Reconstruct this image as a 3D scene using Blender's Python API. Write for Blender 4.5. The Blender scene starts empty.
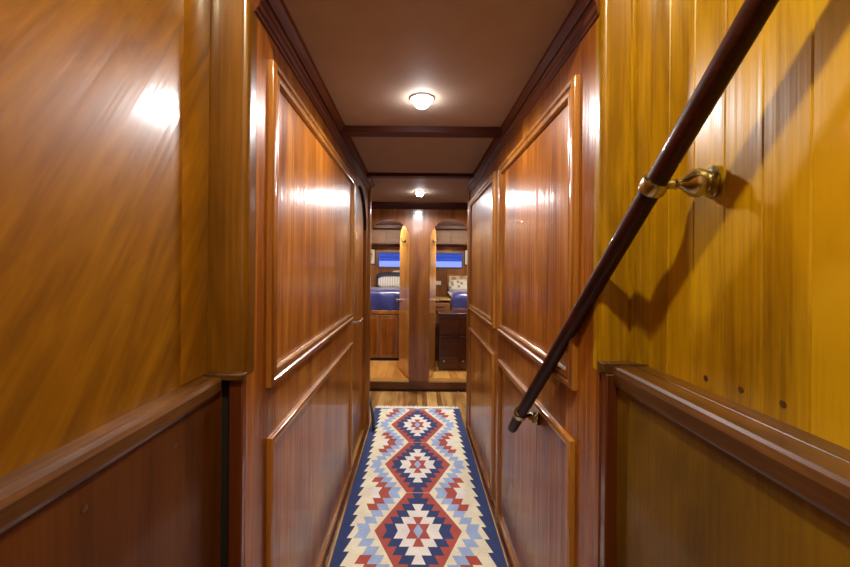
import bpy, bmesh, math, random
from mathutils import Vector, Matrix
random.seed(4)
scn = bpy.context.scene
COL = scn.collection
PI = math.pi

# ------------------------------------------------------------------ materials
def new_mat(name):
    m = bpy.data.materials.new(name); m.use_nodes = True
    nt = m.node_tree; nt.nodes.clear()
    out = nt.nodes.new('ShaderNodeOutputMaterial')
    b = nt.nodes.new('ShaderNodeBsdfPrincipled')
    nt.links.new(b.outputs[0], out.inputs[0])
    return m, nt, b

def srgb(r, g, b):
    f = lambda c: (c/255/12.92) if c/255 <= .04045 else ((c/255+.055)/1.055)**2.4
    return (f(r), f(g), f(b), 1)

def ramp(nt, fac, stops):
    r = nt.nodes.new('ShaderNodeValToRGB')
    el = r.color_ramp.elements
    while len(el) > 1: el.remove(el[-1])
    el[0].position, el[0].color = stops[0]
    for p, c in stops[1:]:
        e = el.new(p); e.color = c
    nt.links.new(fac, r.inputs[0])
    return r.outputs[0]

def math_node(nt, op, a, b=None, c=None):
    n = nt.nodes.new('ShaderNodeMath'); n.operation = op
    for i, v in enumerate((a, b, c)):
        if v is None: continue
        if isinstance(v, (int, float)): n.inputs[i].default_value = v
        else: nt.links.new(v, n.inputs[i])
    return n.outputs[0]

def mixc(nt, fac, a, b, mode='MIX'):
    n = nt.nodes.new('ShaderNodeMix'); n.data_type = 'RGBA'; n.blend_type = mode
    for k, v in ((0, fac), (6, a), (7, b)):
        if isinstance(v, (int, float, tuple)): n.inputs[k].default_value = v
        else: nt.links.new(v, n.inputs[k])
    return n.outputs[2]

def wood(name, dark, mid, light, grain='Z', rough=.32, coat=.8, coat_rough=.10, fine=110, wide=7, along=1.2,
         ripple=.25, ripple_scale=60, plank=0, plank_axis='Y', distort=.6, rot=None, veneer=0, blotch=0, spread=.13, plank_amt=.22, spec=.5):
    """varnished timber; grain = axis the fibres run along"""
    m, nt, b = new_mat(name)
    tc = nt.nodes.new('ShaderNodeTexCoord')
    co = tc.outputs['Object']
    if rot:
        mr = nt.nodes.new('ShaderNodeMapping'); mr.inputs['Rotation'].default_value = rot
        nt.links.new(co, mr.inputs[0]); co = mr.outputs[0]
    g = 'XYZ'.index(grain)
    def stretched(s, l, detail=4, dist=0., off=0.):
        mp = nt.nodes.new('ShaderNodeMapping')
        sc = [s, s, s]; sc[g] = l
        mp.inputs['Scale'].default_value = sc
        mp.inputs['Location'].default_value = (off, off*1.7, off*.6)
        nt.links.new(co, mp.inputs[0])
        n = nt.nodes.new('ShaderNodeTexNoise')
        n.inputs['Scale'].default_value = 1; n.inputs['Detail'].default_value = detail
        n.inputs['Roughness'].default_value = .6; n.inputs['Distortion'].default_value = dist
        nt.links.new(mp.outputs[0], n.inputs['Vector'])
        return n.outputs['Fac']
    n1 = stretched(wide, along, 5, distort)
    n2 = stretched(fine, along*2.5, 3, 0)
    f = math_node(nt, 'ADD', math_node(nt, 'MULTIPLY', n1, .68), math_node(nt, 'MULTIPLY', n2, .32))
    if plank or veneer:
        sep = nt.nodes.new('ShaderNodeSeparateXYZ'); nt.links.new(co, sep.inputs[0])
        ax = sep.outputs[plank_axis]
        wdt = plank or veneer
        idx = math_node(nt, 'FLOOR', math_node(nt, 'DIVIDE', ax, wdt))
        wn = nt.nodes.new('ShaderNodeTexWhiteNoise'); wn.noise_dimensions = '1D'
        nt.links.new(idx, wn.inputs['W'])
        amt = plank_amt if plank else .12
        f = math_node(nt, 'ADD', f, math_node(nt, 'MULTIPLY', math_node(nt, 'SUBTRACT', wn.outputs['Value'], .5), amt))
    col = ramp(nt, f, [(.5-spread, dark), (.50, mid), (.5+spread, light)])
    if blotch:
        nb = nt.nodes.new('ShaderNodeTexNoise'); nb.inputs['Scale'].default_value = 5; nb.inputs['Detail'].default_value = 5
        nt.links.new(co, nb.inputs['Vector'])
        bl = ramp(nt, nb.outputs['Fac'], [(.35, (1-blotch, 1-blotch, 1-blotch, 1)), (.6, (1, 1, 1, 1))])
        col = mixc(nt, 1.0, col, bl, 'MULTIPLY')
    nt.links.new(col, b.inputs['Base Color'])
    b.inputs['Roughness'].default_value = rough
    b.inputs['Coat Weight'].default_value = coat
    b.inputs['Coat Roughness'].default_value = coat_rough
    b.inputs['IOR'].default_value = 1.45
    b.inputs['Specular IOR Level'].default_value = spec
    if ripple:
        nr = stretched(ripple_scale, .8, 2, 0, 3.3)
        nr2 = stretched(ripple_scale*.22, 1.5, 1, 0, 7.1)
        h = math_node(nt, 'ADD', nr, math_node(nt, 'MULTIPLY', nr2, 2.2))
        bp = nt.nodes.new('ShaderNodeBump'); bp.inputs['Strength'].default_value = ripple
        bp.inputs['Distance'].default_value = .002
        nt.links.new(h, bp.inputs['Height'])
        nt.links.new(bp.outputs[0], b.inputs['Normal'])
        nt.links.new(bp.outputs[0], b.inputs['Coat Normal'])
    return m

def plain(name, col, rough=.6, metal=0, coat=0, noise=0, nscale=30, emit=None, estr=0, sheen=0, bump=0, bscale=200, spec=.5):
    m, nt, b = new_mat(name)
    b.inputs['Base Color'].default_value = col
    b.inputs['Roughness'].default_value = rough
    b.inputs['Metallic'].default_value = metal
    b.inputs['Coat Weight'].default_value = coat
    b.inputs['Sheen Weight'].default_value = sheen
    b.inputs['Specular IOR Level'].default_value = spec
    tc = nt.nodes.new('ShaderNodeTexCoord')
    if noise:
        n = nt.nodes.new('ShaderNodeTexNoise'); n.inputs['Scale'].default_value = nscale; n.inputs['Detail'].default_value = 6
        nt.links.new(tc.outputs['Object'], n.inputs['Vector'])
        k = lambda s: tuple(min(1, c*s) for c in col[:3]) + (1,)
        nt.links.new(ramp(nt, n.outputs['Fac'], [(.3, k(1-noise)), (.7, k(1+noise))]), b.inputs['Base Color'])
    if bump:
        n = nt.nodes.new('ShaderNodeTexNoise'); n.inputs['Scale'].default_value = bscale; n.inputs['Detail'].default_value = 3
        nt.links.new(tc.outputs['Object'], n.inputs['Vector'])
        bp = nt.nodes.new('ShaderNodeBump'); bp.inputs['Strength'].default_value = bump; bp.inputs['Distance'].default_value = .002
        nt.links.new(n.outputs['Fac'], bp.inputs['Height']); nt.links.new(bp.outputs[0], b.inputs['Normal'])
    if emit:
        b.inputs['Emission Color'].default_value = emit
        b.inputs['Emission Strength'].default_value = estr
    return m

M = {}
M['corridor'] = wood('corridor_teak', srgb(108,56,12), srgb(142,82,22), srgb(174,112,40), veneer=.11, ripple=.7, coat=.42, spec=.28, coat_rough=.12)
M['moulding'] = wood('moulding_teak', srgb(110,62,18), srgb(142,88,30), srgb(166,112,46), grain='Z', ripple=.1)
M['mould_y'] = wood('rail_moulding_teak', srgb(110,62,18), srgb(142,88,30), srgb(166,112,46), grain='Y', ripple=.1)
M['crown'] = wood('crown_mahogany', srgb(66,32,14), srgb(90,46,20), srgb(112,60,28), grain='Y', ripple=0, rough=.6, coat=0, spec=.15)
M['crown_x'] = wood('beam_mahogany', srgb(52,20,14), srgb(68,28,18), srgb(86,38,24), grain='X', ripple=0, rough=.5, coat=.1, coat_rough=.3, spec=.25)
M['post'] = wood('honey_post', srgb(78,46,5), srgb(102,64,7), srgb(122,82,11), ripple=.3)
M['planks'] = wood('honey_planks', srgb(128,92,2), srgb(166,126,3), srgb(190,148,8), spec=.35, coat=.5, plank=.0755, wide=9, ripple=.35, rough=.35, blotch=.12, distort=1.0)
M['ply'] = wood('honey_plywood', srgb(92,54,2), srgb(126,82,3), srgb(148,102,7), spread=.21, spec=.35, coat=.5, grain='Z', rot=(math.radians(31), 0, 0), wide=14, fine=60, along=2.2,
                ripple=.35, ripple_scale=38, rough=.4, blotch=.15, distort=1.2, coat_rough=.14)
M['low_l'] = wood('amber_lower_panel', srgb(66,32,3), srgb(84,44,4), srgb(96,54,6), ripple=.15, rough=.5, wide=8, blotch=.15, coat=.2, spec=.25)
M['low_r'] = wood('olive_lower_panel', srgb(92,66,3), srgb(110,80,4), srgb(124,92,6), ripple=.10, rough=.5, wide=5, blotch=.2, along=3, coat=.2, spec=.25)
M['chair_rail'] = wood('worn_rail', srgb(52,28,8), srgb(82,50,17), srgb(114,76,32), grain='Y', ripple=.25, rough=.38, coat=.5, blotch=.3)
M['darkpost'] = wood('dark_red_post', srgb(66,28,10), srgb(84,38,14), srgb(98,48,18), ripple=.1)
M['far'] = wood('bulkhead_teak', srgb(112,60,20), srgb(142,84,32), srgb(162,102,44), veneer=.19, plank_axis='X', ripple=.3)
M['cabin'] = wood('cabin_teak', srgb(110,66,30), srgb(136,86,42), srgb(158,106,56), ripple=.1)
M['cabin_x'] = wood('cabin_teak_flat', srgb(92,56,28), srgb(116,74,38), srgb(136,92,50), grain='X', ripple=.1, rough=.5, coat=.15, coat_rough=.4)
M['leaf'] = wood('door_leaf_teak', srgb(170,116,54), srgb(196,140,72), srgb(214,160,90), ripple=.25)
M['darkcab'] = wood('dark_chest_wood', srgb(52,22,10), srgb(74,32,14), srgb(94,44,20), grain='X', ripple=.1)
M['floor'] = wood('floor_strips', srgb(124,84,40), srgb(178,132,72), srgb(222,180,112), grain='Y', plank=.048, plank_amt=.34, plank_axis='X', ripple=.08, rough=.35, coat=.3)
M['cabfloor'] = wood('cabin_floor_strips', srgb(190,128,56), srgb(218,156,78), srgb(234,180,100), grain='Y', plank=.09, plank_axis='X', ripple=.05, rough=.4, coat=.3)
M['sill'] = wood('sill_pale', srgb(176,128,58), srgb(200,152,80), srgb(214,170,98), grain='X', ripple=.05)
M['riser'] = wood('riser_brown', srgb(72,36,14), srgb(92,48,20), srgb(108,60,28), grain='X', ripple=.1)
M['handrail'] = wood('handrail_mahogany', srgb(30,9,5), srgb(48,15,9), srgb(68,24,14), grain='Y', ripple=0, rough=.5, spec=.2, coat=.22, coat_rough=.08, fine=200)
M['ceiling'] = plain('ceiling_vinyl', srgb(164,146,130), .7, noise=.04, nscale=9, spec=.15)
M['bronze'] = plain('aged_bronze', srgb(186,180,142), .25, 1, noise=.25, nscale=60)
M['steel'] = plain('brushed_steel', srgb(200,195,190), .3, 1)
M['chrome'] = plain('lamp_ring', srgb(210,205,200), .2, 1)
M['lens'] = plain('lamp_lens', (1,1,1,1), .4, emit=(1,.97,.99,1), estr=85)
M['lens_warm'] = plain('stair_lamp_lens', (1,1,1,1), .4, emit=(1,.83,.52,1), estr=2300)
M['lens_cab'] = plain('added_cabin_lamp_lens', (1,1,1,1), .4, emit=(1,.88,.70,1), estr=1400)
M['black'] = plain('black_rubber', srgb(14,13,15), .45)
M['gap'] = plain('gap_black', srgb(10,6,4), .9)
M['white'] = plain('white_plastic', srgb(232,226,214), .4)
M['paper'] = plain('picture_mat', srgb(236,234,228), .6, noise=.06, nscale=40)
M['frame'] = plain('dark_frame', srgb(36,26,26), .4)
M['goldframe'] = wood('headboard_frame_wood', srgb(120,80,34), srgb(150,104,50), srgb(170,124,66))
M['navy'] = plain('navy_quilt', srgb(38,48,122), .3, noise=.1, nscale=50, coat=.3, sheen=.5, bump=.4, bscale=30)
M['navy_p'] = plain('navy_pillow_cloth', srgb(26,30,62), .6, noise=.1, sheen=.2)
M['blind'] = plain('glowing_blue_blind', srgb(20,80,220), .6, noise=.05, emit=srgb(16,70,210), estr=.3)  # faint emission stands in for daylight coming through the cloth
M['pane'] = plain('lit_pane', srgb(120,150,230), .15, emit=srgb(130,155,235), estr=.8)
M['winframe'] = plain('window_surround', srgb(70,78,128), .5)
M['plaque'] = plain('plaque_brass', srgb(170,130,90), .35, .6)

def cloth_stripes():
    m, nt, b = new_mat('striped_pillow_cloth')
    tc = nt.nodes.new('ShaderNodeTexCoord'); w = nt.nodes.new('ShaderNodeTexWave')
    w.bands_direction = 'X'; w.inputs['Scale'].default_value = 9; w.inputs['Distortion'].default_value = .6
    nt.links.new(tc.outputs['Object'], w.inputs[0])
    nt.links.new(ramp(nt, w.outputs['Fac'], [(.35, srgb(226,226,224)), (.8, srgb(186,190,200))]), b.inputs['Base Color'])
    b.inputs['Roughness'].default_value = .8
    return m
M['stripes'] = cloth_stripes()
def cloth_blot(name, c1, c2, scale):
    m, nt, b = new_mat(name)
    tc = nt.nodes.new('ShaderNodeTexCoord'); w = nt.nodes.new('ShaderNodeTexVoronoi'); w.inputs['Scale'].default_value = scale
    nt.links.new(tc.outputs['Object'], w.inputs['Vector'])
    nt.links.new(ramp(nt, w.outputs['Distance'], [(.32, c2), (.42, c1)]), b.inputs['Base Color'])
    b.inputs['Roughness'].default_value = .8
    return m
M['beige'] = cloth_blot('beige_patterned_cloth', srgb(214,200,170), srgb(160,150,126), 11)
M['pillow_print'] = cloth_blot('pale_printed_cloth', srgb(226,222,212), srgb(150,146,132), 16)

def yarn(name, c, v=.2):
    m, nt, b = new_mat(name)
    tc = nt.nodes.new('ShaderNodeTexCoord')
    mp = nt.nodes.new('ShaderNodeMapping'); mp.inputs['Scale'].default_value = (350, 120, 1)
    nt.links.new(tc.outputs['Object'], mp.inputs[0])
    n = nt.nodes.new('ShaderNodeTexNoise'); n.inputs['Scale'].default_value = 1; n.inputs['Detail'].default_value = 2
    nt.links.new(mp.outputs[0], n.inputs['Vector'])
    k = lambda s: tuple(min(1, x*s) for x in c[:3]) + (1,)
    n3 = nt.nodes.new('ShaderNodeTexNoise'); n3.inputs['Scale'].default_value = 9; nt.links.new(tc.outputs['Object'], n3.inputs['Vector'])
    f = math_node(nt, 'ADD', math_node(nt, 'MULTIPLY', n.outputs['Fac'], .6), math_node(nt, 'MULTIPLY', n3.outputs['Fac'], .4))
    nt.links.new(ramp(nt, f, [(.35, k(1-v)), (.65, k(1+v))]), b.inputs['Base Color'])
    b.inputs['Roughness'].default_value = .9
    bp = nt.nodes.new('ShaderNodeBump'); bp.inputs['Strength'].default_value = .5; bp.inputs['Distance'].default_value = .001
    nt.links.new(n.outputs['Fac'], bp.inputs['Height']); nt.links.new(bp.outputs[0], b.inputs['Normal'])
    return m
M['y_navy'] = yarn('yarn_navy', srgb(48,66,122))
M['y_cream'] = yarn('yarn_cream', srgb(244,236,218))
M['y_blue'] = yarn('yarn_light_blue', srgb(160,188,246))
M['y_red'] = yarn('yarn_brick', srgb(176,84,78))
M['y_white'] = yarn('yarn_white', srgb(244,246,255))
M['y_pink'] = yarn('yarn_outline', srgb(214,160,140))

# ------------------------------------------------------------------ mesh helpers (all coordinates are world metres)
class MB:
    def __init__(s): s.bm = bmesh.new()
    def box(s, x0, x1, y0, y1, z0, z1, mi=0):
        v = [s.bm.verts.new(p) for p in ((x0,y0,z0),(x1,y0,z0),(x1,y1,z0),(x0,y1,z0),(x0,y0,z1),(x1,y0,z1),(x1,y1,z1),(x0,y1,z1))]
        for f in ((3,2,1,0),(4,5,6,7),(0,1,5,4),(1,2,6,5),(2,3,7,6),(3,0,4,7)):
            s.bm.faces.new([v[i] for i in f]).material_index = mi
        return s
    def prism(s, outline, axis, a, b, mat=None):
        """outline: 2D points in the two other axes (order xyz), extruded along axis from a to b"""
        def P(p, t):
            q = [0,0,0]; k = 0
            for i in range(3):
                if i == axis: q[i] = t
                else: q[i] = p[k]; k += 1
            q = Vector(q)
            return mat @ q if mat else q
        A = [s.bm.verts.new(P(p, a)) for p in outline]; B = [s.bm.verts.new(P(p, b)) for p in outline]
        s.bm.faces.new(A); s.bm.faces.new(B[::-1])
        n = len(A)
        for i in range(n): s.bm.faces.new([A[i], B[i], B[(i+1)%n], A[(i+1)%n]])
        return s
    def rings(s, rings, closed=True, cap=True):
        R = [[s.bm.verts.new(p) for p in r] for r in rings]
        for a, b in zip(R, R[1:]):
            n = len(a)
            for i in range(n if closed else n-1):
                s.bm.faces.new([a[i], a[(i+1)%n], b[(i+1)%n], b[i]])
        if cap:
            s.bm.faces.new(R[0][::-1]); s.bm.faces.new(R[-1])
        return s
    def lathe(s, prof, origin, axis, seg=24):
        """prof: (distance along axis, radius)"""
        q = Vector(axis).normalized().to_track_quat('Z', 'Y').to_matrix()
        o = Vector(origin)
        return s.rings([[o + q @ Vector((r*math.cos(2*PI*k/seg), r*math.sin(2*PI*k/seg), d)) for k in range(seg)] for d, r in prof])
    def tube(s, pts, rad, seg=12):
        pts = [Vector(p) for p in pts]; rs = rad if isinstance(rad, (list, tuple)) else [rad]*len(pts)
        out = []
        for i, p in enumerate(pts):
            t = (pts[min(i+1, len(pts)-1)] - pts[max(i-1, 0)]).normalized()
            q = t.to_track_quat('Z', 'Y').to_matrix()
            out.append([p + q @ Vector((rs[i]*math.cos(2*PI*k/seg), rs[i]*math.sin(2*PI*k/seg), 0)) for k in range(seg)])
        return s.rings(out)
    def frame(s, wall_x, side, y0, y1, z0, z1, prof):
        """mitred moulding round a rectangle on a wall x = wall_x; side = +1 when the wall faces +x; prof: (inset, height)"""
        rs = []
        for ins, h in prof:
            x = wall_x + side*h*.82
            rs.append([(x, y0+ins, z0+ins), (x, y1-ins, z0+ins), (x, y1-ins, z1-ins), (x, y0+ins, z1-ins)])
        V = [[s.bm.verts.new(p) for p in r] for r in rs]
        for a, b in zip(V, V[1:]):
            for i in range(4): s.bm.faces.new([a[i], a[(i+1)%4], b[(i+1)%4], b[i]])
        return s
    def build(s, name, mat, parent=None, bevel=0, smooth=True, angle=35, subsurf=0, origin=None):
        bm = s.bm
        bmesh.ops.remove_doubles(bm, verts=bm.verts, dist=1e-6)
        bmesh.ops.recalc_face_normals(bm, faces=bm.faces)
        xs = [v.co for v in bm.verts]
        lo = Vector([min(v[i] for v in xs) for i in range(3)]); hi = Vector([max(v[i] for v in xs) for i in range(3)])
        o = Vector(origin) if origin else Vector(((lo.x+hi.x)/2, (lo.y+hi.y)/2, lo.z))
        for v in bm.verts: v.co -= o
        me = bpy.data.meshes.new(name); bm.to_mesh(me); bm.free()
        for mm in (mat if isinstance(mat, list) else [mat]): me.materials.append(mm)
        if smooth:
            me.shade_smooth(); me.set_sharp_from_angle(angle=math.radians(angle))
        ob = bpy.data.objects.new(name, me); COL.objects.link(ob)
        ob['_w'] = list(o)
        if parent:
            ob.parent = parent; ob.location = o - Vector(parent['_w'])
        else: ob.location = o
        if bevel:
            md = ob.modifiers.new('bevel', 'BEVEL'); md.width = bevel; md.segments = 2; md.limit_method = 'ANGLE'
        if subsurf:
            md = ob.modifiers.new('sub', 'SUBSURF'); md.levels = subsurf; md.render_levels = subsurf
        return ob

def tag(o, label, cat, group=None):
    o['label'] = label; o['category'] = cat
    if group: o['group'] = group
    return o
def struct(o): o['kind'] = 'structure'; return o
def empty(name, loc):
    o = bpy.data.objects.new(name, None); COL.objects.link(o); o.location = loc; o['_w'] = list(loc); o.empty_display_size = .1
    return o

# ------------------------------------------------------------------ the place: measures
XL, XR = -.40, .435            # corridor wall faces
ZC = 1.987                     # corridor ceiling
Y0 = .92                       # corridor mouth
YL, YR = 3.20, 3.16            # corridor wall ends
YF = 4.12                      # bulkhead with the two cabin doors
ZS = .105                      # cabin floor

def arch(c, half, z_spring, z_top, n=14):
    return [(c + half*math.cos(a), z_spring + (z_top-z_spring)*math.sin(a)) for a in [PI*i/n for i in range(n+1)]]

# floor, ceiling
fl = struct(MB().box(-1.0, 1.05, -.7, YF, -.06, 0).build('floor', M['floor']))
ce = struct(MB().box(-1.0, 1.05, Y0+.01, YF, ZC, ZC+.05).build('ceiling', M['ceiling']))

# wall_left with the arched doorway
dy0, dy1, dzs, dzt = 2.49, 3.13, 1.60, 1.885
ap = arch((dy0+dy1)/2, (dy1-dy0)/2, dzs, dzt)         # runs from far side to near side
outl = [(.969, 0), (.969, ZC), (YL, ZC), (YL, 0), (dy1, 0)] + ap + [(dy0, 0)]
wl = struct(MB().prism(outl, 0, XL-.10, XL).build('wall_left', M['corridor']))
wr = struct(MB().box(XR, XR+.10, .954, YR, 0, ZC).build('wall_right', M['corridor']))

P1 = [(0,0),(0,.014),(.003,.020),(.010,.024),(.017,.022),(.021,.016),(.0225,.012),(.024,.017),(.030,.021),(.037,.021),(.0415,.018),(.042,.001),(.043,0)]
P2 = [(0,0),(0,.010),(.003,.016),(.010,.019),(.019,.018),(.0245,.015),(.025,.001),(.026,0)]
MB().frame(XL, 1, 1.045, 2.425, .975, 1.855, P1).build('panel_moulding', M['moulding'], wl)
MB().frame(XL, 1, 1.055, 2.425, .025, .835, P2).build('panel_moulding', M['moulding'], wl)
for a, b, t in ((1.045, 2.01, 1.822), (2.125, 3.10, 1.832)):
    MB().frame(XR, -1, a, b, .975, t, P1).build('panel_moulding', M['moulding'], wr)
    MB().frame(XR, -1, a+.01, b-.005, .03, .835, P2).build('panel_moulding', M['moulding'], wr)
# jambs closing the ends of the corridor walls
MB().box(XL-.11, XL+.025, YL, YL+.055, 0, ZC).build('end_jamb', M['moulding'], wl, bevel=.004)
MB().box(XR-.015, XR+.11, YR, YR+.045, 0, ZC).build('end_jamb', M['moulding'], wr, bevel=.004)
# crown mouldings
def crown(xw, side, y0, y1, out, drop, parent, name='crown_moulding', mat=None):
    k = [(0,1.0),(.10,.97),(.13,.85),(.22,.80),(.26,.62),(.36,.56),(.40,.44),(.46,.42),(.56,.44),(.66,.34),(.86,.08),(1.0,.05),(1.0,-.0)]
    # k: (fraction out, fraction down)
    pts = [(xw, ZC)] + [(xw + side*out*f, ZC - drop*d) for f, d in k]
    pts[-1] = (xw + side*out, ZC)
    pr = [(x, z) for x, z in pts]
    mb = MB(); mb.prism(pr, 1, y0, y1)
    return mb.build(name, mat or M['crown'], parent, angle=25)
crown(XL, 1, .95, YL+.05, .052, .065, wl)
crown(XR, -1, .935, YR+.04, .032, .078, wr)
# ceiling beams
struct(MB().box(XL-.02, XR+.02, 1.888, 1.965, ZC-.030, ZC+.004).build('trim_1', M['crown_x'], bevel=.004))
struct(MB().box(XL-.02, XR+.02, 2.82, 2.895, ZC-.024, ZC+.004).build('trim_2', M['crown_x'], bevel=.004))
# bulkhead
def hole_wall():
    mb = MB()
    # left to right: pieces joined in one outline hanging down between the two openings
    a1 = arch(-.285, .219, 1.59, 1.815)   # starts at +x side
    a2 = arch(.365, .220, 1.59, 1.821)
    out = [(-1.0, ZS), (-1.0, ZC), (1.05, ZC), (1.05, ZS), (.585, ZS)] + a2 + [(.145, ZS), (-.066, ZS)] + a1 + [(-.504, ZS)]
    mb.prism(out, 1, YF, YF+.035)
    return mb.build('wall_far', M['far'])
wf = struct(hole_wall())
MB().box(-.058, -.052, YF-.004, YF, .11, 1.92).build('seam_batten', M['moulding'], wf)
MB().box(.132, .138, YF-.004, YF, .11, 1.92).build('seam_batten', M['moulding'], wf)
MB().box(-1.0, 1.05, YF, YF+.035, -.02, ZS).build('riser', M['riser'], wf)
MB().prism([(YF-.05, ZC), (YF-.05, ZC-.02), (YF-.03, ZC-.045), (YF-.012, ZC-.06), (YF, ZC-.068), (YF, ZC)], 0, -1.0, 1.05).build('crown_moulding', M['crown_x'], wf)
MB().box(-1.0, 1.05, YF-.012, YF, 0, .02).build('foot_strip', M['crown_x'], wf)
# cross passage side walls
struct(MB().box(-1.05, -1.0, YL-.1, YF, 0, ZC).build('wall_passage_left', M['far']))
struct(MB().box(1.05, 1.10, YR-.1, YF, 0, ZC).build('wall_passage_right', M['far']))
struct(MB().box(.448, .462, 3.26, 4.10, 0, .012).build('trim_3', M['sill'], bevel=.003))

# ---- arched door in the left wall (closed)
lf = MB()
zl = 1.56
leaf_o = [(dy1-.004, .012)] + [(y, z) for y, z in arch((dy0+dy1)/2-.012, (dy1-dy0)/2-.016, zl, dzt-.012)] + [(dy0+.004, .012)]
lf.prism(leaf_o, 0, XL-.062, XL-.022)
d1 = struct(lf.build('door_1', M['corridor'], bevel=.002))
hb = MB(); hb.lathe([(0,.020),(.006,.020),(.009,.012),(.045,.009),(.050,.010)], (XL-.022, 2.555, .94), (1,0,0), 20)
hb.tube([(XL+.026, 2.555, .94), (XL+.032, 2.60, .941), (XL+.034, 2.66, .944), (XL+.030, 2.70, .95)], [.010, .008, .007, .006])
hb.build('door_handle', M['steel'], d1)
MB().box(XL-.022, XL-.019, 2.70, 2.76, 1.50, 1.545).build('name_plate', M['plaque'], d1)
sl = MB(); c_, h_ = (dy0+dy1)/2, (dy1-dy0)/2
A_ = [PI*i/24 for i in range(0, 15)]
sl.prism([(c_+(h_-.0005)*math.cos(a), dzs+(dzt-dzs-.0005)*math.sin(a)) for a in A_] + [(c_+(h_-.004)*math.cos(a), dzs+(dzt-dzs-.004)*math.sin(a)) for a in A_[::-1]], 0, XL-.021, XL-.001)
sl.build('dark_gap_band', M['gap'], wl)  # black band standing in for the darkness of the gap round the arch
struct(MB().box(XL, XL+.026, .97, YL, 0, .012).build('shade_strip_left', M['riser']))  # dark strip standing in for the shade where floor meets wall
struct(MB().box(XR-.020, XR, .955, YR, 0, .012).build('shade_strip_right', M['riser']))  # same painted floor-edge shade along the right wall
struct(MB().box(XL-.13, XL-.101, dy0-.05, dy1+.05, 0, 1.93).build('dark_backing', M['gap']))  # black board painting the darkness behind the closed door

# ---- stairwell walls in the foreground
YB = -.70
ZT = 2.52
# right: boarded upper wall with V joints, drawn as one surface
def boards():
    mb = MB(); x = .54; w = .0755; vg = .0022; vd = .003
    ys = []; y = .911
    pts = [(x+.03, y)]
    pts.append((x, y))
    while y - w > YB:
        y2 = y - w
        pts += [(x, y2+vg), (x+vd, y2), (x, y2-vg)]
        y = y2
    pts += [(x, YB), (x+.03, YB)]
    mb.prism(pts, 2, 1.06, ZT)
    return mb.build('wall_stair_right', M['planks'], smooth=False, origin=(.54, .911-.0755*12, 1.06))
wsr = struct(boards())
MB().box(.465, .50, YB, .915, 0, 1.045).build('lower_panel', M['low_r'], wsr)
mb = MB(); mb.prism([(.465,1.031),(.458,1.032),(.4555,1.037),(.4550,1.062),(.4585,1.073),(.464,1.0775),(.504,1.078),(.506,1.0755),(.508,1.078),(.54,1.079),(.54,1.031)], 1, YB, .905)
mb.build('chair_rail', M['chair_rail'], wsr, angle=15)
MB().box(.430, .536, .900, .922, 1.060, 1.085).build('rail_end_cap', M['chair_rail'], wsr, bevel=.003)
MB().box(.438, .466, .893, .921, 0, 1.060).build('end_board', M['darkpost'], wsr, bevel=.003)
mb = MB(); mb.prism([(XR,.955),(XR,.935)] + [(XR+.016-.016*math.cos(a), .935-.016*math.sin(a)) for a in [PI/2*i/6 for i in range(1,7)]] + [(.500,.919),(.503,.924),(.506,.919),(.545,.919),(.545,.955)], 2, 1.06, ZT)
mb.build('corner_post', M['planks'], wr)
mb = MB(); mb.prism([(.508,.919),(.508,.908),(.512,.902),(.520,.900),(.545,.900),(.545,.919)], 2, 1.08, ZT); mb.build('corner_batten', M['planks'], wsr)
# left: plywood upper panel
wsl = struct(MB().box(-.53, -.490, YB, .918, 1.02, ZT).build('wall_stair_left', M['ply']))
MB().prism([(-.490,.815),(-.4885,.819),(-.487,.905),(-.490,.917)], 2, 1.05, ZT).build('edge_strip', M['ply'], wsl)
MB().box(-.50, -.450, YB, .910, 0, 1.014).build('lower_panel', M['low_l'], wsl)
mb = MB(); mb.prism([(-.450,1.008),(-.446,1.009),(-.444,1.016),(-.444,1.036),(-.448,1.044),(-.462,1.046),(-.4645,1.042),(-.467,1.046),(-.492,1.048),(-.492,1.008)], 1, YB, .895)
mb.build('chair_rail', M['chair_rail'], wsl, angle=15)
MB().box(-.492, -.396, .896, .922, 1.036, 1.052).build('rail_end_cap', M['chair_rail'], wsl, bevel=.003)
MB().box(-.432, -.400, .905, .924, 0, 1.036).build('end_board', M['darkpost'], wsl, bevel=.003)
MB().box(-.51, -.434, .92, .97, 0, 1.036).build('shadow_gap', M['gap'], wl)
MB().box(-.434, XL, .924, .97, 0, 1.04).build('end_post', M['corridor'], wl)
MB().box(XR, .50, .921, .955, 0, 1.06).build('end_post', M['corridor'], wr)
mb = MB(); mb.prism([(XL,.970),(XL,.940)] + [(XL-.018+.018*math.cos(a), .940-.018*math.sin(a)) for a in [PI/2*i/6 for i in range(1,7)]] + [(-.505,.922),(-.505,.970)], 2, 1.04, ZT)
mb.build('corner_post', M['post'], wl)
# stairwell ends and top
struct(MB().box(-.53, .60, YB-.05, YB, 0, ZT).build('wall_back', M['ply']))
struct(MB().box(-.55, .62, YB-.05, Y0+.06, ZT, ZT+.05).build('trim_5', M['ceiling']))
struct(MB().box(-.55, .62, Y0+.005, Y0+.05, ZC+.0, ZT).build('wall_header', M['post']))

for y, z in ((.724,1.100),(.646,1.103),(.572,1.105)):
    MB().lathe([(-.002,.0055),(.0006,.0055),(.0009,.0045)], (.54, y, z), (-1,0,0), 16).build('screw_plug', M['chair_rail'], wsr)
for y, z in ((.532,.968),(.733,.962)):
    MB().lathe([(-.002,.0055),(.0006,.0055),(.0009,.0045)], (-.450, y, z), (1,0,0), 16).build('screw_plug', M['chair_rail'], wsl)

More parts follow.
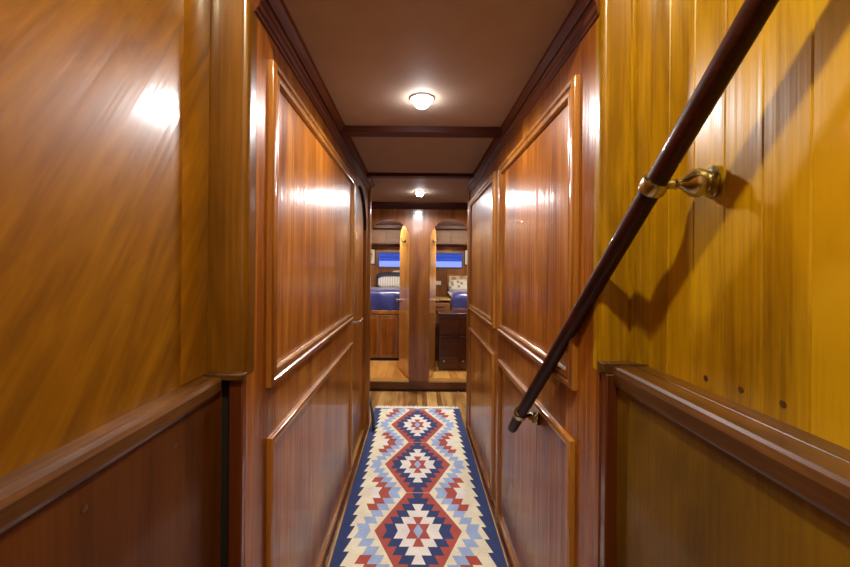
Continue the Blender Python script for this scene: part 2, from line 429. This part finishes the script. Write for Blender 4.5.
# ------------------------------------------------------------------ cabins
YB2 = 6.0; ZC2 = 1.905
struct(MB().box(-1.35, 1.4, YF+.035, YB2, ZS-.05, ZS).build('floor_cabins', M['cabfloor']))
for a, b, nm in ((-.504, -.066, 'trim_6'), (.145, .585, 'trim_7')):
    struct(MB().box(a, b, YF-.004, YF+.10, ZS-.012, ZS+.004).build(nm, M['sill'], bevel=.002))
struct(MB().box(-1.35, 1.4, YF+.035, YB2, ZC2, ZC2+.04).build('ceiling_cabins', M['ceiling']))
wb = struct(MB().box(-1.35, 1.4, YB2, YB2+.05, ZS, ZC2).build('wall_cabins_back', M['cabin']))
struct(MB().box(.018, .05, YF+.035, YB2, ZS, ZC2).build('wall_cabins_middle', M['cabin']))
struct(MB().box(-1.40, -1.35, YF+.035, YB2, ZS, ZC2).build('wall_cabin_left', M['cabin']))
struct(MB().box(1.4, 1.45, YF+.035, YB2, ZS, ZC2).build('wall_cabin_right', M['cabin']))
struct(MB().box(-1.35, .018, 5.50, 5.56, ZC2-.05, ZC2).build('trim_8', M['crown_x'], bevel=.004))
struct(MB().box(.05, 1.4, 5.50, 5.56, ZC2-.05, ZC2).build('trim_9', M['crown_x'], bevel=.004))

# overhead lockers
def locker(x0, x1, lab):
    r = empty('overhead_locker', ((x0+x1)/2, 5.83, 1.645))
    MB().box(x0, x1, 5.67, 6.0, 1.645, ZC2).build('body', M['cabin_x'], r, bevel=.003)
    n = 3; w = (x1-x0)/n
    for i in range(n):
        MB().box(x0+i*w+.006, x0+(i+1)*w-.006, 5.655, 5.67, 1.652, 1.835).build('door', M['cabin_x'], r, bevel=.003)
    tag(r, lab, 'locker')
locker(-1.34, .012, 'brown wooden locker under the ceiling of the left cabin')
locker(.056, 1.39, 'brown wooden locker under the ceiling of the right cabin')

# cabin door leaves
def leaf(name, hx, fx, fy, half_w, side):
    """hinge at (hx, YF+.035); free edge at (fx, fy)"""
    h = Vector((hx, YF+.04, 0)); f = Vector((fx, fy, 0)); d = (f-h); L = d.length; u = d.normalized(); n = Vector((-u.y, u.x, 0))
    T = Matrix(((u.x, n.x, 0, h.x), (u.y, n.y, 0, h.y), (0, 0, 1, 0), (0, 0, 0, 1)))
    ar = arch(L/2, L/2, 1.575, 1.80)
    ol = [(L, ZS+.012)] + ar + [(0, ZS+.012)]
    # prism axis 1 (thickness) in the leaf's own frame
    t0, t1 = (0, .03) if side > 0 else (-.03, 0)
    d_ = struct(MB().prism(ol, 1, t0, t1, T).build(name, M['leaf'], bevel=.002))
    fr = t0 if side > 0 else t1
    def W(a, b, z): return T @ Vector((a, b, z))
    o = -1 if side > 0 else 1
    k = MB(); k.lathe([(0,.018),(.006,.018),(.010,.008),(.030,.008),(.036,.018),(.050,.020),(.058,.012),(.060,.002)], W(L-.05, fr, .93), T.to_3x3() @ Vector((0, o, 0)), 18)
    k.build('door_knob', M['steel'], d_)
    k = MB()
    a = L*.42
    k.lathe([(0,.020),(.005,.020),(.007,.010),(.010,.009)], W(a, fr, 1.60), T.to_3x3() @ Vector((0, o, 0)), 14)
    k.tube([W(a, fr, 1.60), W(a, fr+o*.03, 1.585), W(a, fr+o*.045, 1.60), W(a, fr+o*.05, 1.63)], .005)
    k.tube([W(a, fr+o*.004, 1.60), W(a, fr+o*.02, 1.56), W(a, fr+o*.035, 1.555)], .005)
    k.build('coat_hook', M['black'], d_)
    return d_
leaf('door_2', -.070, -.190, 4.58, 0, -1)
leaf('door_3', .149, .236, 4.58, 0, 1)

# windows with blue blinds
def window(n, x0, x1):
    w = MB()
    z0, z1 = 1.318, 1.52
    for a in ((x0-.02, x1+.02, z0-.02, z0), (x0-.02, x1+.02, z1, z1+.02), (x0-.02, x0, z0, z1), (x1, x1+.02, z0, z1)):
        w.box(a[0], a[1], YB2-.03, YB2, a[2], a[3])
    r = struct(w.build('window_%d' % n, M['winframe']))
    MB().box(x0, x1, YB2-.008, YB2-.002, z0, z1).build('window_pane', M['pane'], r)
    b = MB(); N = 10
    zz = [z1 - (z1-z0)*.56*i/N for i in range(N+1)]
    b.prism([(YB2-.022+.004*math.sin(i*1.3), z) for i, z in enumerate(zz)] + [(YB2-.012, z) for z in zz[::-1]], 0, x0+.002, x1-.002)
    b.build('blind', M['blind'], r, angle=60)
window(1, -.565, -.17)
window(2, .28, .70)

# pictures
def picture(x0, x1, lab):
    r = empty('picture_frame', ((x0+x1)/2, YB2-.01, 1.345))
    m = MB(); z0, z1, t = 1.345, 1.60, .016
    for a in ((x0, x1, z0, z0+t), (x0, x1, z1-t, z1), (x0, x0+t, z0+t, z1-t), (x1-t, x1, z0+t, z1-t)):
        m.box(a[0], a[1], YB2-.022, YB2, a[2], a[3])
    m.build('frame', M['frame'], r)
    MB().box(x0+t, x1-t, YB2-.01, YB2-.004, z0+t, z1-t).build('picture', M['paper'], r)
    MB().box(x0+t+.035, x1-t-.035, YB2-.012, YB2-.010, z0+.07, z1-.07).build('print', M['beige'], r)
    tag(r, lab, 'picture')
picture(-.81, -.620, 'white picture in dark frame on left cabin wall')
picture(.735, .92, 'pale picture in dark frame on right cabin wall')

# left bed
def cushion(name, cx, cy, z0, w, h, t, mat, lean=0, n=16, pw=.42):
    mb = MB(); rr = []
    # superellipsoid-like pillow standing on its long edge
    def sp(c, p): return math.copysign(abs(c)**p, c)
    for i in range(n+1):
        v = -PI/2 + PI*i/n; ring = []
        for k in range(2*n):
            u = 2*PI*k/(2*n)
            x = sp(math.cos(v), .55)*sp(math.cos(u), .45)*w/2
            z = sp(math.cos(v), .55)*sp(math.sin(u), .45)*h/2
            y = sp(math.sin(v), .9)*t/2*(1-.25*(abs(x/(w/2))**3))
            yy = y*math.cos(lean) + z*math.sin(lean); z2 = z*math.cos(lean) - y*math.sin(lean)
            ring.append((cx+x, cy+yy, z0+h/2+z2))
        rr.append(ring)
    mb.rings(rr[1:-1])
    return mb.build(name, mat, angle=80)

def knob(mb, x, y, z, r=.010): mb.lathe([(0,r*.5),(.010,r*.5),(.012,r),(.020,r),(.024,r*.4)], (x, y, z), (0,-1,0), 12)
r = empty('bed', (-.66, 5.5, ZS))
MB().box(-1.34, .01, 5.03, 5.99, ZS, .748).build('bed_base', M['cabin'], r, bevel=.004)
MB().box(-1.34, .01, 5.012, 5.03, .705, .750).build('bed_rail', M['moulding'], r, bevel=.004)
MB().box(-1.34, .01, 5.02, 5.03, ZS, ZS+.03).build('plinth', M['gap'], r)
xs = -.935
for i in range(4):
    x0 = xs + i*.238
    mb = MB(); mb.box(x0+.004, x0+.228, 5.014, 5.03, ZS+.04, .690)
    d = mb.build('door', M['cabin'], r, bevel=.003)
    MB().box(x0+.035, x0+.197, 5.009, 5.014, ZS+.08, .650).build('door_panel', M['corridor'], d, bevel=.003)
MB().box(-1.33, .008, 5.05, 5.98, .748, .975).build('mattress', M['white'], r, bevel=.03)
tag(r, 'built-in bed with wooden cupboard doors below in left cabin', 'bed')

def quilt(x0, x1, y0, y1, z0, z1, name, left_round=False, xr=.05):
    mb = MB(); R = .085
    th = .013
    O = [(y0+.004, z0), (y0-.004, z0+.04), (y0-.012, z0+.10)]; I = [(y+th, z) for y, z in O]
    for i in range(9):
        a = PI/2*i/8
        O.append((y0-.012+R-R*math.cos(a), z1-R+R*math.sin(a)))
        I.append((y0-.012+R-(R-th)*math.cos(a), z1-R+(R-th)*math.sin(a)))
    for i in range(1, 9):
        p = (y0+R+(y1-y0-R)*i/8, z1+.004*math.sin(i)); O.append(p); I.append((p[0], p[1]-th))
    prof = O + I[::-1]
    nx = 40; rings = []
    for i in range(nx+1):
        x = x0+(x1-x0)*i/nx
        dl = min(1, (x-x0)/xr); s = math.sqrt(max(.0, 1-(1-dl)**2)) if left_round else 1
        ring = []
        for j, (y, z) in enumerate(prof):
            wob = .006*math.sin(x*23+z*9)+.003*math.sin(x*51+y*13)
            zz = z0 + (z-z0)*(.75+.25*s) + wob*.5
            ring.append((x, y + wob + (1-s)*.03*(1 if j < 12 or j > len(prof)-12 else 0), zz))
        rings.append(ring)
    mb.rings(rings)
    return mb.build(name, M['navy'], angle=60)
tag(quilt(-1.33, .005, 5.015, 5.62, .750, 1.015, 'quilt'), 'shiny navy blue quilt spread over the bed in left cabin', 'quilt')
tag(MB().box(-1.32, .002, 5.64, 5.97, .976, 1.006).build('bed_sheet', M['stripes'], bevel=.01), 'white sheet folded at the head of left cabin bed', 'sheet')
tag(cushion('pillow', -.29, 5.74, 1.008, .54, .165, .10, M['stripes'], .25), 'white striped pillow in front of the dark navy pillow', 'pillow')
tag(cushion('pillow', -.30, 5.845, 1.012, .60, .225, .08, M['navy_p'], .2), 'dark navy pillow behind the white striped one, left cabin', 'pillow')
tag(cushion('pillow', -.19, 5.94, 1.012, .38, .25, .07, M['white'], .12), 'plain cream pillow rearmost on left cabin bed', 'pillow')

# right cabin
r = empty('bed', (.92, 5.5, ZS))
MB().box(.47, 1.39, 5.02, 5.93, ZS, .775).build('bed_base', M['darkcab'], r, bevel=.004)
MB().box(.462, 1.39, 4.995, 5.02, .735, .790).build('bed_rail', M['cabin_x'], r, bevel=.004)
hd = MB().box(.475, 1.39, 5.955, 5.998, .80, 1.205).build('headboard', M['goldframe'], r, bevel=.004)
MB().box(.505, 1.36, 5.930, 5.956, .84, 1.185).build('padding', M['beige'], hd, bevel=.012)
MB().box(.50, 1.38, 5.07, 5.92, .775, .92).build('mattress', M['white'], r, bevel=.03)
tag(r, 'built-in bed with cream padded headboard in right cabin', 'bed')
tag(quilt(.462, 1.385, 5.00, 5.70, .790, .998, 'quilt', True, .16), 'navy blue quilt with rounded corner on right cabin bed', 'quilt')
tag(cushion('pillow', .66, 5.84, .932, .34, .20, .09, M['pillow_print'], .25), 'pale printed pillow against the headboard, right cabin', 'pillow')

r = empty('nightstand', (.25, 5.2, ZS))
MB().box(.06, .445, 5.02, 5.4, ZS, .86).build('body', M['cabin_x'], r, bevel=.003)
MB().box(.055, .452, 5.0, 5.42, .885, .905).build('top', M['sill'], r, bevel=.003)
MB().box(.06, .075, 5.02, 5.4, .86, .885).build('side_panel', M['cabin_x'], r)
MB().box(.43, .445, 5.02, 5.4, .86, .885).build('side_panel', M['cabin_x'], r)
m = MB().box(.075, .43, 5.005, 5.02, .76, .85).build('drawer', M['cabin'], r, bevel=.003)
k = MB(); k.box(.25, .37, 4.995, 5.005, .815, .823); k.build('handle', M['steel'], m)
tag(r, 'small wooden nightstand beside the bed in right cabin', 'nightstand')

r = empty('low_chest', (.45, 4.75, ZS))
MB().box(.275, .95, 4.555, 4.955, ZS, .755).build('body', M['darkcab'], r, bevel=.004)
MB().box(.268, .96, 4.54, 4.96, .755, .775).build('top', M['darkcab'], r, bevel=.004)
for z0, z1 in ((ZS+.03, .27), (.285, .51), (.525, .745)):
    for x0, x1 in ((.285, .50), (.51, .72), (.73, .94)):
        d = MB().box(x0, x1, 4.54, 4.555, z0, z1).build('drawer', M['darkcab'], r, bevel=.003)
        if z0 < .2:
            k = MB(); knob(k, (x0+x1)/2-.06, 4.54, (z0+z1)/2+.02); k.build('knob', M['steel'], d)
tag(r, 'dark glossy wooden chest of drawers inside right cabin doorway', 'chest of drawers')
r = tag(MB().box(.305, .385, 5.985, 5.998, 1.045, 1.105).build('light_switch', M['white'], bevel=.003), 'white rectangular switch plate on right cabin wall above nightstand', 'switch')
MB().box(.33, .36, 5.980, 5.985, 1.06, 1.09).build('rocker', M['white'], r, bevel=.002)

# ------------------------------------------------------------------ ceiling lights
def make_light(loc, lens_mat, label, R=.038):
    r = empty('ceiling_light', loc)
    r['label'] = label; r['category'] = 'ceiling light'; r['group'] = 'round ceiling lights'
    x, y, z = loc
    m = MB(); m.lathe([(0,R*1.30),(.004,R*1.30),(.007,R*1.15),(.007,R*.9),(0,R*.9)], (x,y,z), (0,0,-1), 32); m.build('ring', M['white'], r)
    m = MB(); m.lathe([(.001,R*.90),(.012,R*.90),(.024,R*.82),(.034,R*.60),(.040,R*.32),(.042,R*.04)], (x,y,z), (0,0,-1), 32); m.build('lens', lens_mat, r)
    return r
def spot(loc, power, col):
    l = bpy.data.lights.new('lamp_beam', 'SPOT'); l.energy = power; l.color = col; l.spot_size = math.radians(172); l.spot_blend = .25; l.shadow_soft_size = .03
    o = bpy.data.objects.new('lamp_beam', l); COL.objects.link(o); o.location = loc
spot((.018, 1.578, ZC-.060), 28, (1, .96, .97))
spot((.028, 3.52, ZC-.060), 28, (1, .96, .97))
L1 = make_light((.018, 1.578, ZC), M['lens'], 'nearest round white ceiling light, in front of first beam')
def copy_light(src, loc, label, lens):
    c = src.copy(); COL.objects.link(c); c.location = loc; c['label'] = label
    for ch in list(src.children):
        d = ch.copy(); COL.objects.link(d); d.parent = c
        if 'lens' in ch.name:
            d.data = ch.data.copy(); d.data.materials[0] = lens
    return c
copy_light(L1, (.028, 3.52, ZC), 'far round white ceiling light, just before the two cabin doors', M['lens'])
copy_light(L1, (.03, .15, ZT), 'round warm ceiling light high over the stairs', M['lens_warm'])
copy_light(L1, (-.45, 4.60, ZC2), 'unseen round ceiling light added to brighten the left cabin', M['lens_cab'])  # lamp added out of view above the arch to light this cabin
copy_light(L1, (.62, 4.60, ZC2), 'unseen round ceiling light added to brighten the right cabin', M['lens_cab'])  # second hidden lamp, added to light the right cabin

# ------------------------------------------------------------------ handrail
r = empty('handrail', (.38, 1.40, .75))
def rail(y): return Vector((.38 + (.447-.38)*(1.40-y)/.67, y, .78 + (1.464-.78)*(1.40-y)/.67))
pts = [rail(1.488), rail(1.486), rail(1.47)] + [rail(1.4-.1*i) for i in range(0, 13)]
MB().tube(pts, [.010, .017, .0188] + [.019]*13, 24).build('rail', M['handrail'], r)
dirv = (rail(1.0)-rail(1.4)).normalized()
def bracket(y, base, s):
    c = rail(y); b = Vector(base); ax = (c-b); L = ax.length - .022
    m = MB()
    m.lathe([(0,.026*s),(.003,.027*s),(.007,.024*s),(.010,.017*s),(.016,.014*s)], b, ax, 28)
    br = m.build('flange', M['bronze'], r)
    m = MB()
    a = .010; 
    m.lathe([(a,.013*s),(a+.004,.020*s),(a+.012*s,.0235*s),(a+.022*s,.0215*s),(a+.030*s,.014*s),(a+.036*s,.0085*s),(a+.040*s,.0075*s),(a+.043*s,.009*s),(a+.046*s,.007*s),(L,.0075*s),(L+.004,.009*s)], b, ax, 28)
    m.build('stem', M['bronze'], r)
    m = MB(); q = dirv
    prof = []
    m.lathe([(-.012,.0195),(-.013,.0225),(-.010,.0240),(0,.0245),(.010,.0240),(.013,.0225),(.012,.0195)], c - Vector((0,0,.0)), q, 32)
    m.build('ring', M['bronze'], r)
bracket(.735, (.54, .711, 1.462), 1.15)
bracket(1.40, (.435, 1.365, .775), .85)
tag(r, 'dark mahogany handrail sloping down the right wall on bronze brackets', 'handrail')

def area(name, loc, rot, size, sy, power, col):
    l = bpy.data.lights.new(name, 'AREA'); l.shape = 'RECTANGLE'; l.size = size; l.size_y = sy; l.energy = power; l.color = col
    o = bpy.data.objects.new(name, l); COL.objects.link(o); o.location = loc; o.rotation_euler = rot; return o
# unseen warm fill added behind the camera to brighten foreground and corridor
area('stair_fill', (.03, -.62, 1.75), (math.radians(84), 0, 0), .85, 1.3, 1.0, (1, .82, .55))

# black rod leaning in the gap beyond the left wall
m = MB(); m.tube([(-.322, 3.085, .014), (-.328, 3.10, .06), (-.345, 3.17, .13), (-.385, 3.31, .20), (-.432, 3.47, .28)], [.013, .013, .011, .009, .0075], 12)
tag(m.build('black_rod', M['black']), 'thin black rod leaning by the end of the left wall, foot on the rug', 'rod')

# ------------------------------------------------------------------ runner rug
RX0, RX1, RY1, RY0 = -.364, .408, 3.60, .70
RC = (RX0+RX1)/2; HW = (RX1-RX0)/2; PIT = .65; CEN = 3.215; RH = PIT/12
def rug_bounds(y):
    """colour runs from the edge inwards on one half at distance y; returns list of (distance from centre, colour) descending"""
    d = (CEN - y) % PIT                       # 0 at a medallion centre, PIT/2 at a waist
    toward = d > PIT/2                        # upper half (waist -> next centre, coming nearer)
    t = (PIT - d) if toward else d            # distance to nearest centre
    s = (PIT/2 - t)/RH                        # 0 at the waist, 6 at the centre
    i = min(5, int(s)); fr = s - i
    sl = .009 - .018*fr                       # slant inside a row
    st = lambda b0, k: b0 + k*i + sl
    tooth = ((3.60 - y) % .087)/.087
    nav = .315 + .026*tooth
    if y > RY1-.034:                          # end border with scallops
        wv = .5+.5*math.cos((abs(0))*1)
    m_edge = .065 + .15*(s/6)
    L = [(HW, 'navy'), (nav, 'cream')]
    if i == 0: L.append((st(.268, 0), 'white'))
    if i <= 2: L.append((st(.217, .027), 'red'))
    L.append((st(.161, .028), 'blue')); L.append((st(.106, .0272), 'cream'))
    L.append((m_edge+.004, 'cream')); L.append((m_edge, 'red'))
    L.append((max(0, min(m_edge-.006, st(.026, .0275))), 'navy'))
    if i >= 2: L.append((max(0, st(-.035, .0288)), 'white'))
    if i >= 4 or (i == 3 and False): L.append((max(0, .018+.031*(i-4)+sl), 'red'))
    if i == 5: L.append((max(0, .024-.024*(1-fr)), 'blue'))
    if fr < .06 and i == 0: L = [(a, ('pink' if c in ('navy', 'white', 'red') and a < .2 else c)) for a, c in L]
    # keep descending
    out = [L[0]]
    for a, c in L[1:]:
        a = min(a, out[-1][0]); out.append((a, c))
    return out
CI = {'navy':0, 'cream':1, 'blue':2, 'red':3, 'white':4, 'pink':5}
mb = MB(); bm = mb.bm; Z = .009
ny = 860; dy = (RY1-RY0)/ny
for j in range(ny):
    ya, yb = RY0+dy*j, RY0+dy*(j+1); L = rug_bounds((ya+yb)/2)
    e = RY1 - (ya+yb)/2
    if e < .034:
        # scalloped end border: navy with cream waves
        segs = []; n = 96
        for k in range(n):
            x = -HW + 2*HW*k/n; c = 'navy' if e < .012+.016*abs(math.sin((x)*PI/.118)) or abs(x) > .335 else 'cream'
            segs.append((x, x+2*HW/n, c))
    else:
        segs = []
        for k, (a, c) in enumerate(L):
            b = L[k+1][0] if k+1 < len(L) else 0
            if a-b < 1e-5: continue
            if b == 0: segs.append((-a, a, c))
            else: segs += [(-a, -b, c), (b, a, c)]
    for a, b, c in segs:
        v = [bm.verts.new(p) for p in ((RC+a, ya, Z), (RC+b, ya, Z), (RC+b, yb, Z), (RC+a, yb, Z))]
        bm.faces.new(v).material_index = CI[c]
# edge and underside
mb.box(RX0, RX1, RY0, RY1, .001, Z-.0008, 0)
rg = mb.build('runner_rug', [M['y_navy'], M['y_cream'], M['y_blue'], M['y_red'], M['y_white'], M['y_pink']], smooth=False)
tag(rg, 'long kilim runner with navy border and stepped medallions on corridor floor', 'rug')
fb = MB(); fb.box(RX0+.002, RX1-.002, RY1-.010, RY1+.012, .002, .0102)
x = RX0+.004
while x < RX1-.004:
    j = random.uniform(-.005, .005)
    fb.tube([(x, RY1-.004, .008), (x+j*.4, RY1+.022, .007), (x+j, RY1+random.uniform(.05, .07), .004)], [.0032, .0032, .002], 5)
    x += .0052
fb.build('fringe', M['y_white'], rg)

# ------------------------------------------------------------------ camera, world, view
cam = bpy.data.cameras.new('camera'); co = bpy.data.objects.new('camera', cam); COL.objects.link(co)
cam.sensor_width = 36; cam.lens = 390/850*36
cam.shift_x = (425-416)/850; cam.shift_y = (268-283.5)/850
cam.clip_start = .02
co.matrix_world = Matrix.Translation((0, 0, 1.30)) @ Matrix.Rotation(PI/2, 4, 'X') @ Matrix.Rotation(math.radians(.5), 4, 'Z')
scn.camera = co
w = bpy.data.worlds.new('world'); scn.world = w; w.use_nodes = True
w.node_tree.nodes['Background'].inputs[0].default_value = (.5, .42, .34, 1)
w.node_tree.nodes['Background'].inputs[1].default_value = .1
for o in scn.objects:
    if '_w' in o: del o['_w']
scn.view_settings.view_transform = 'Standard'; scn.view_settings.look = 'None'
scn.view_settings.gamma = 1; scn.view_settings.use_curve_mapping = False
scn.view_settings.exposure = .05
scn.cycles.use_denoising = True
scn.cycles.max_bounces = 8; scn.cycles.diffuse_bounces = 4; scn.cycles.glossy_bounces = 4
scn.cycles.sample_clamp_indirect = 6
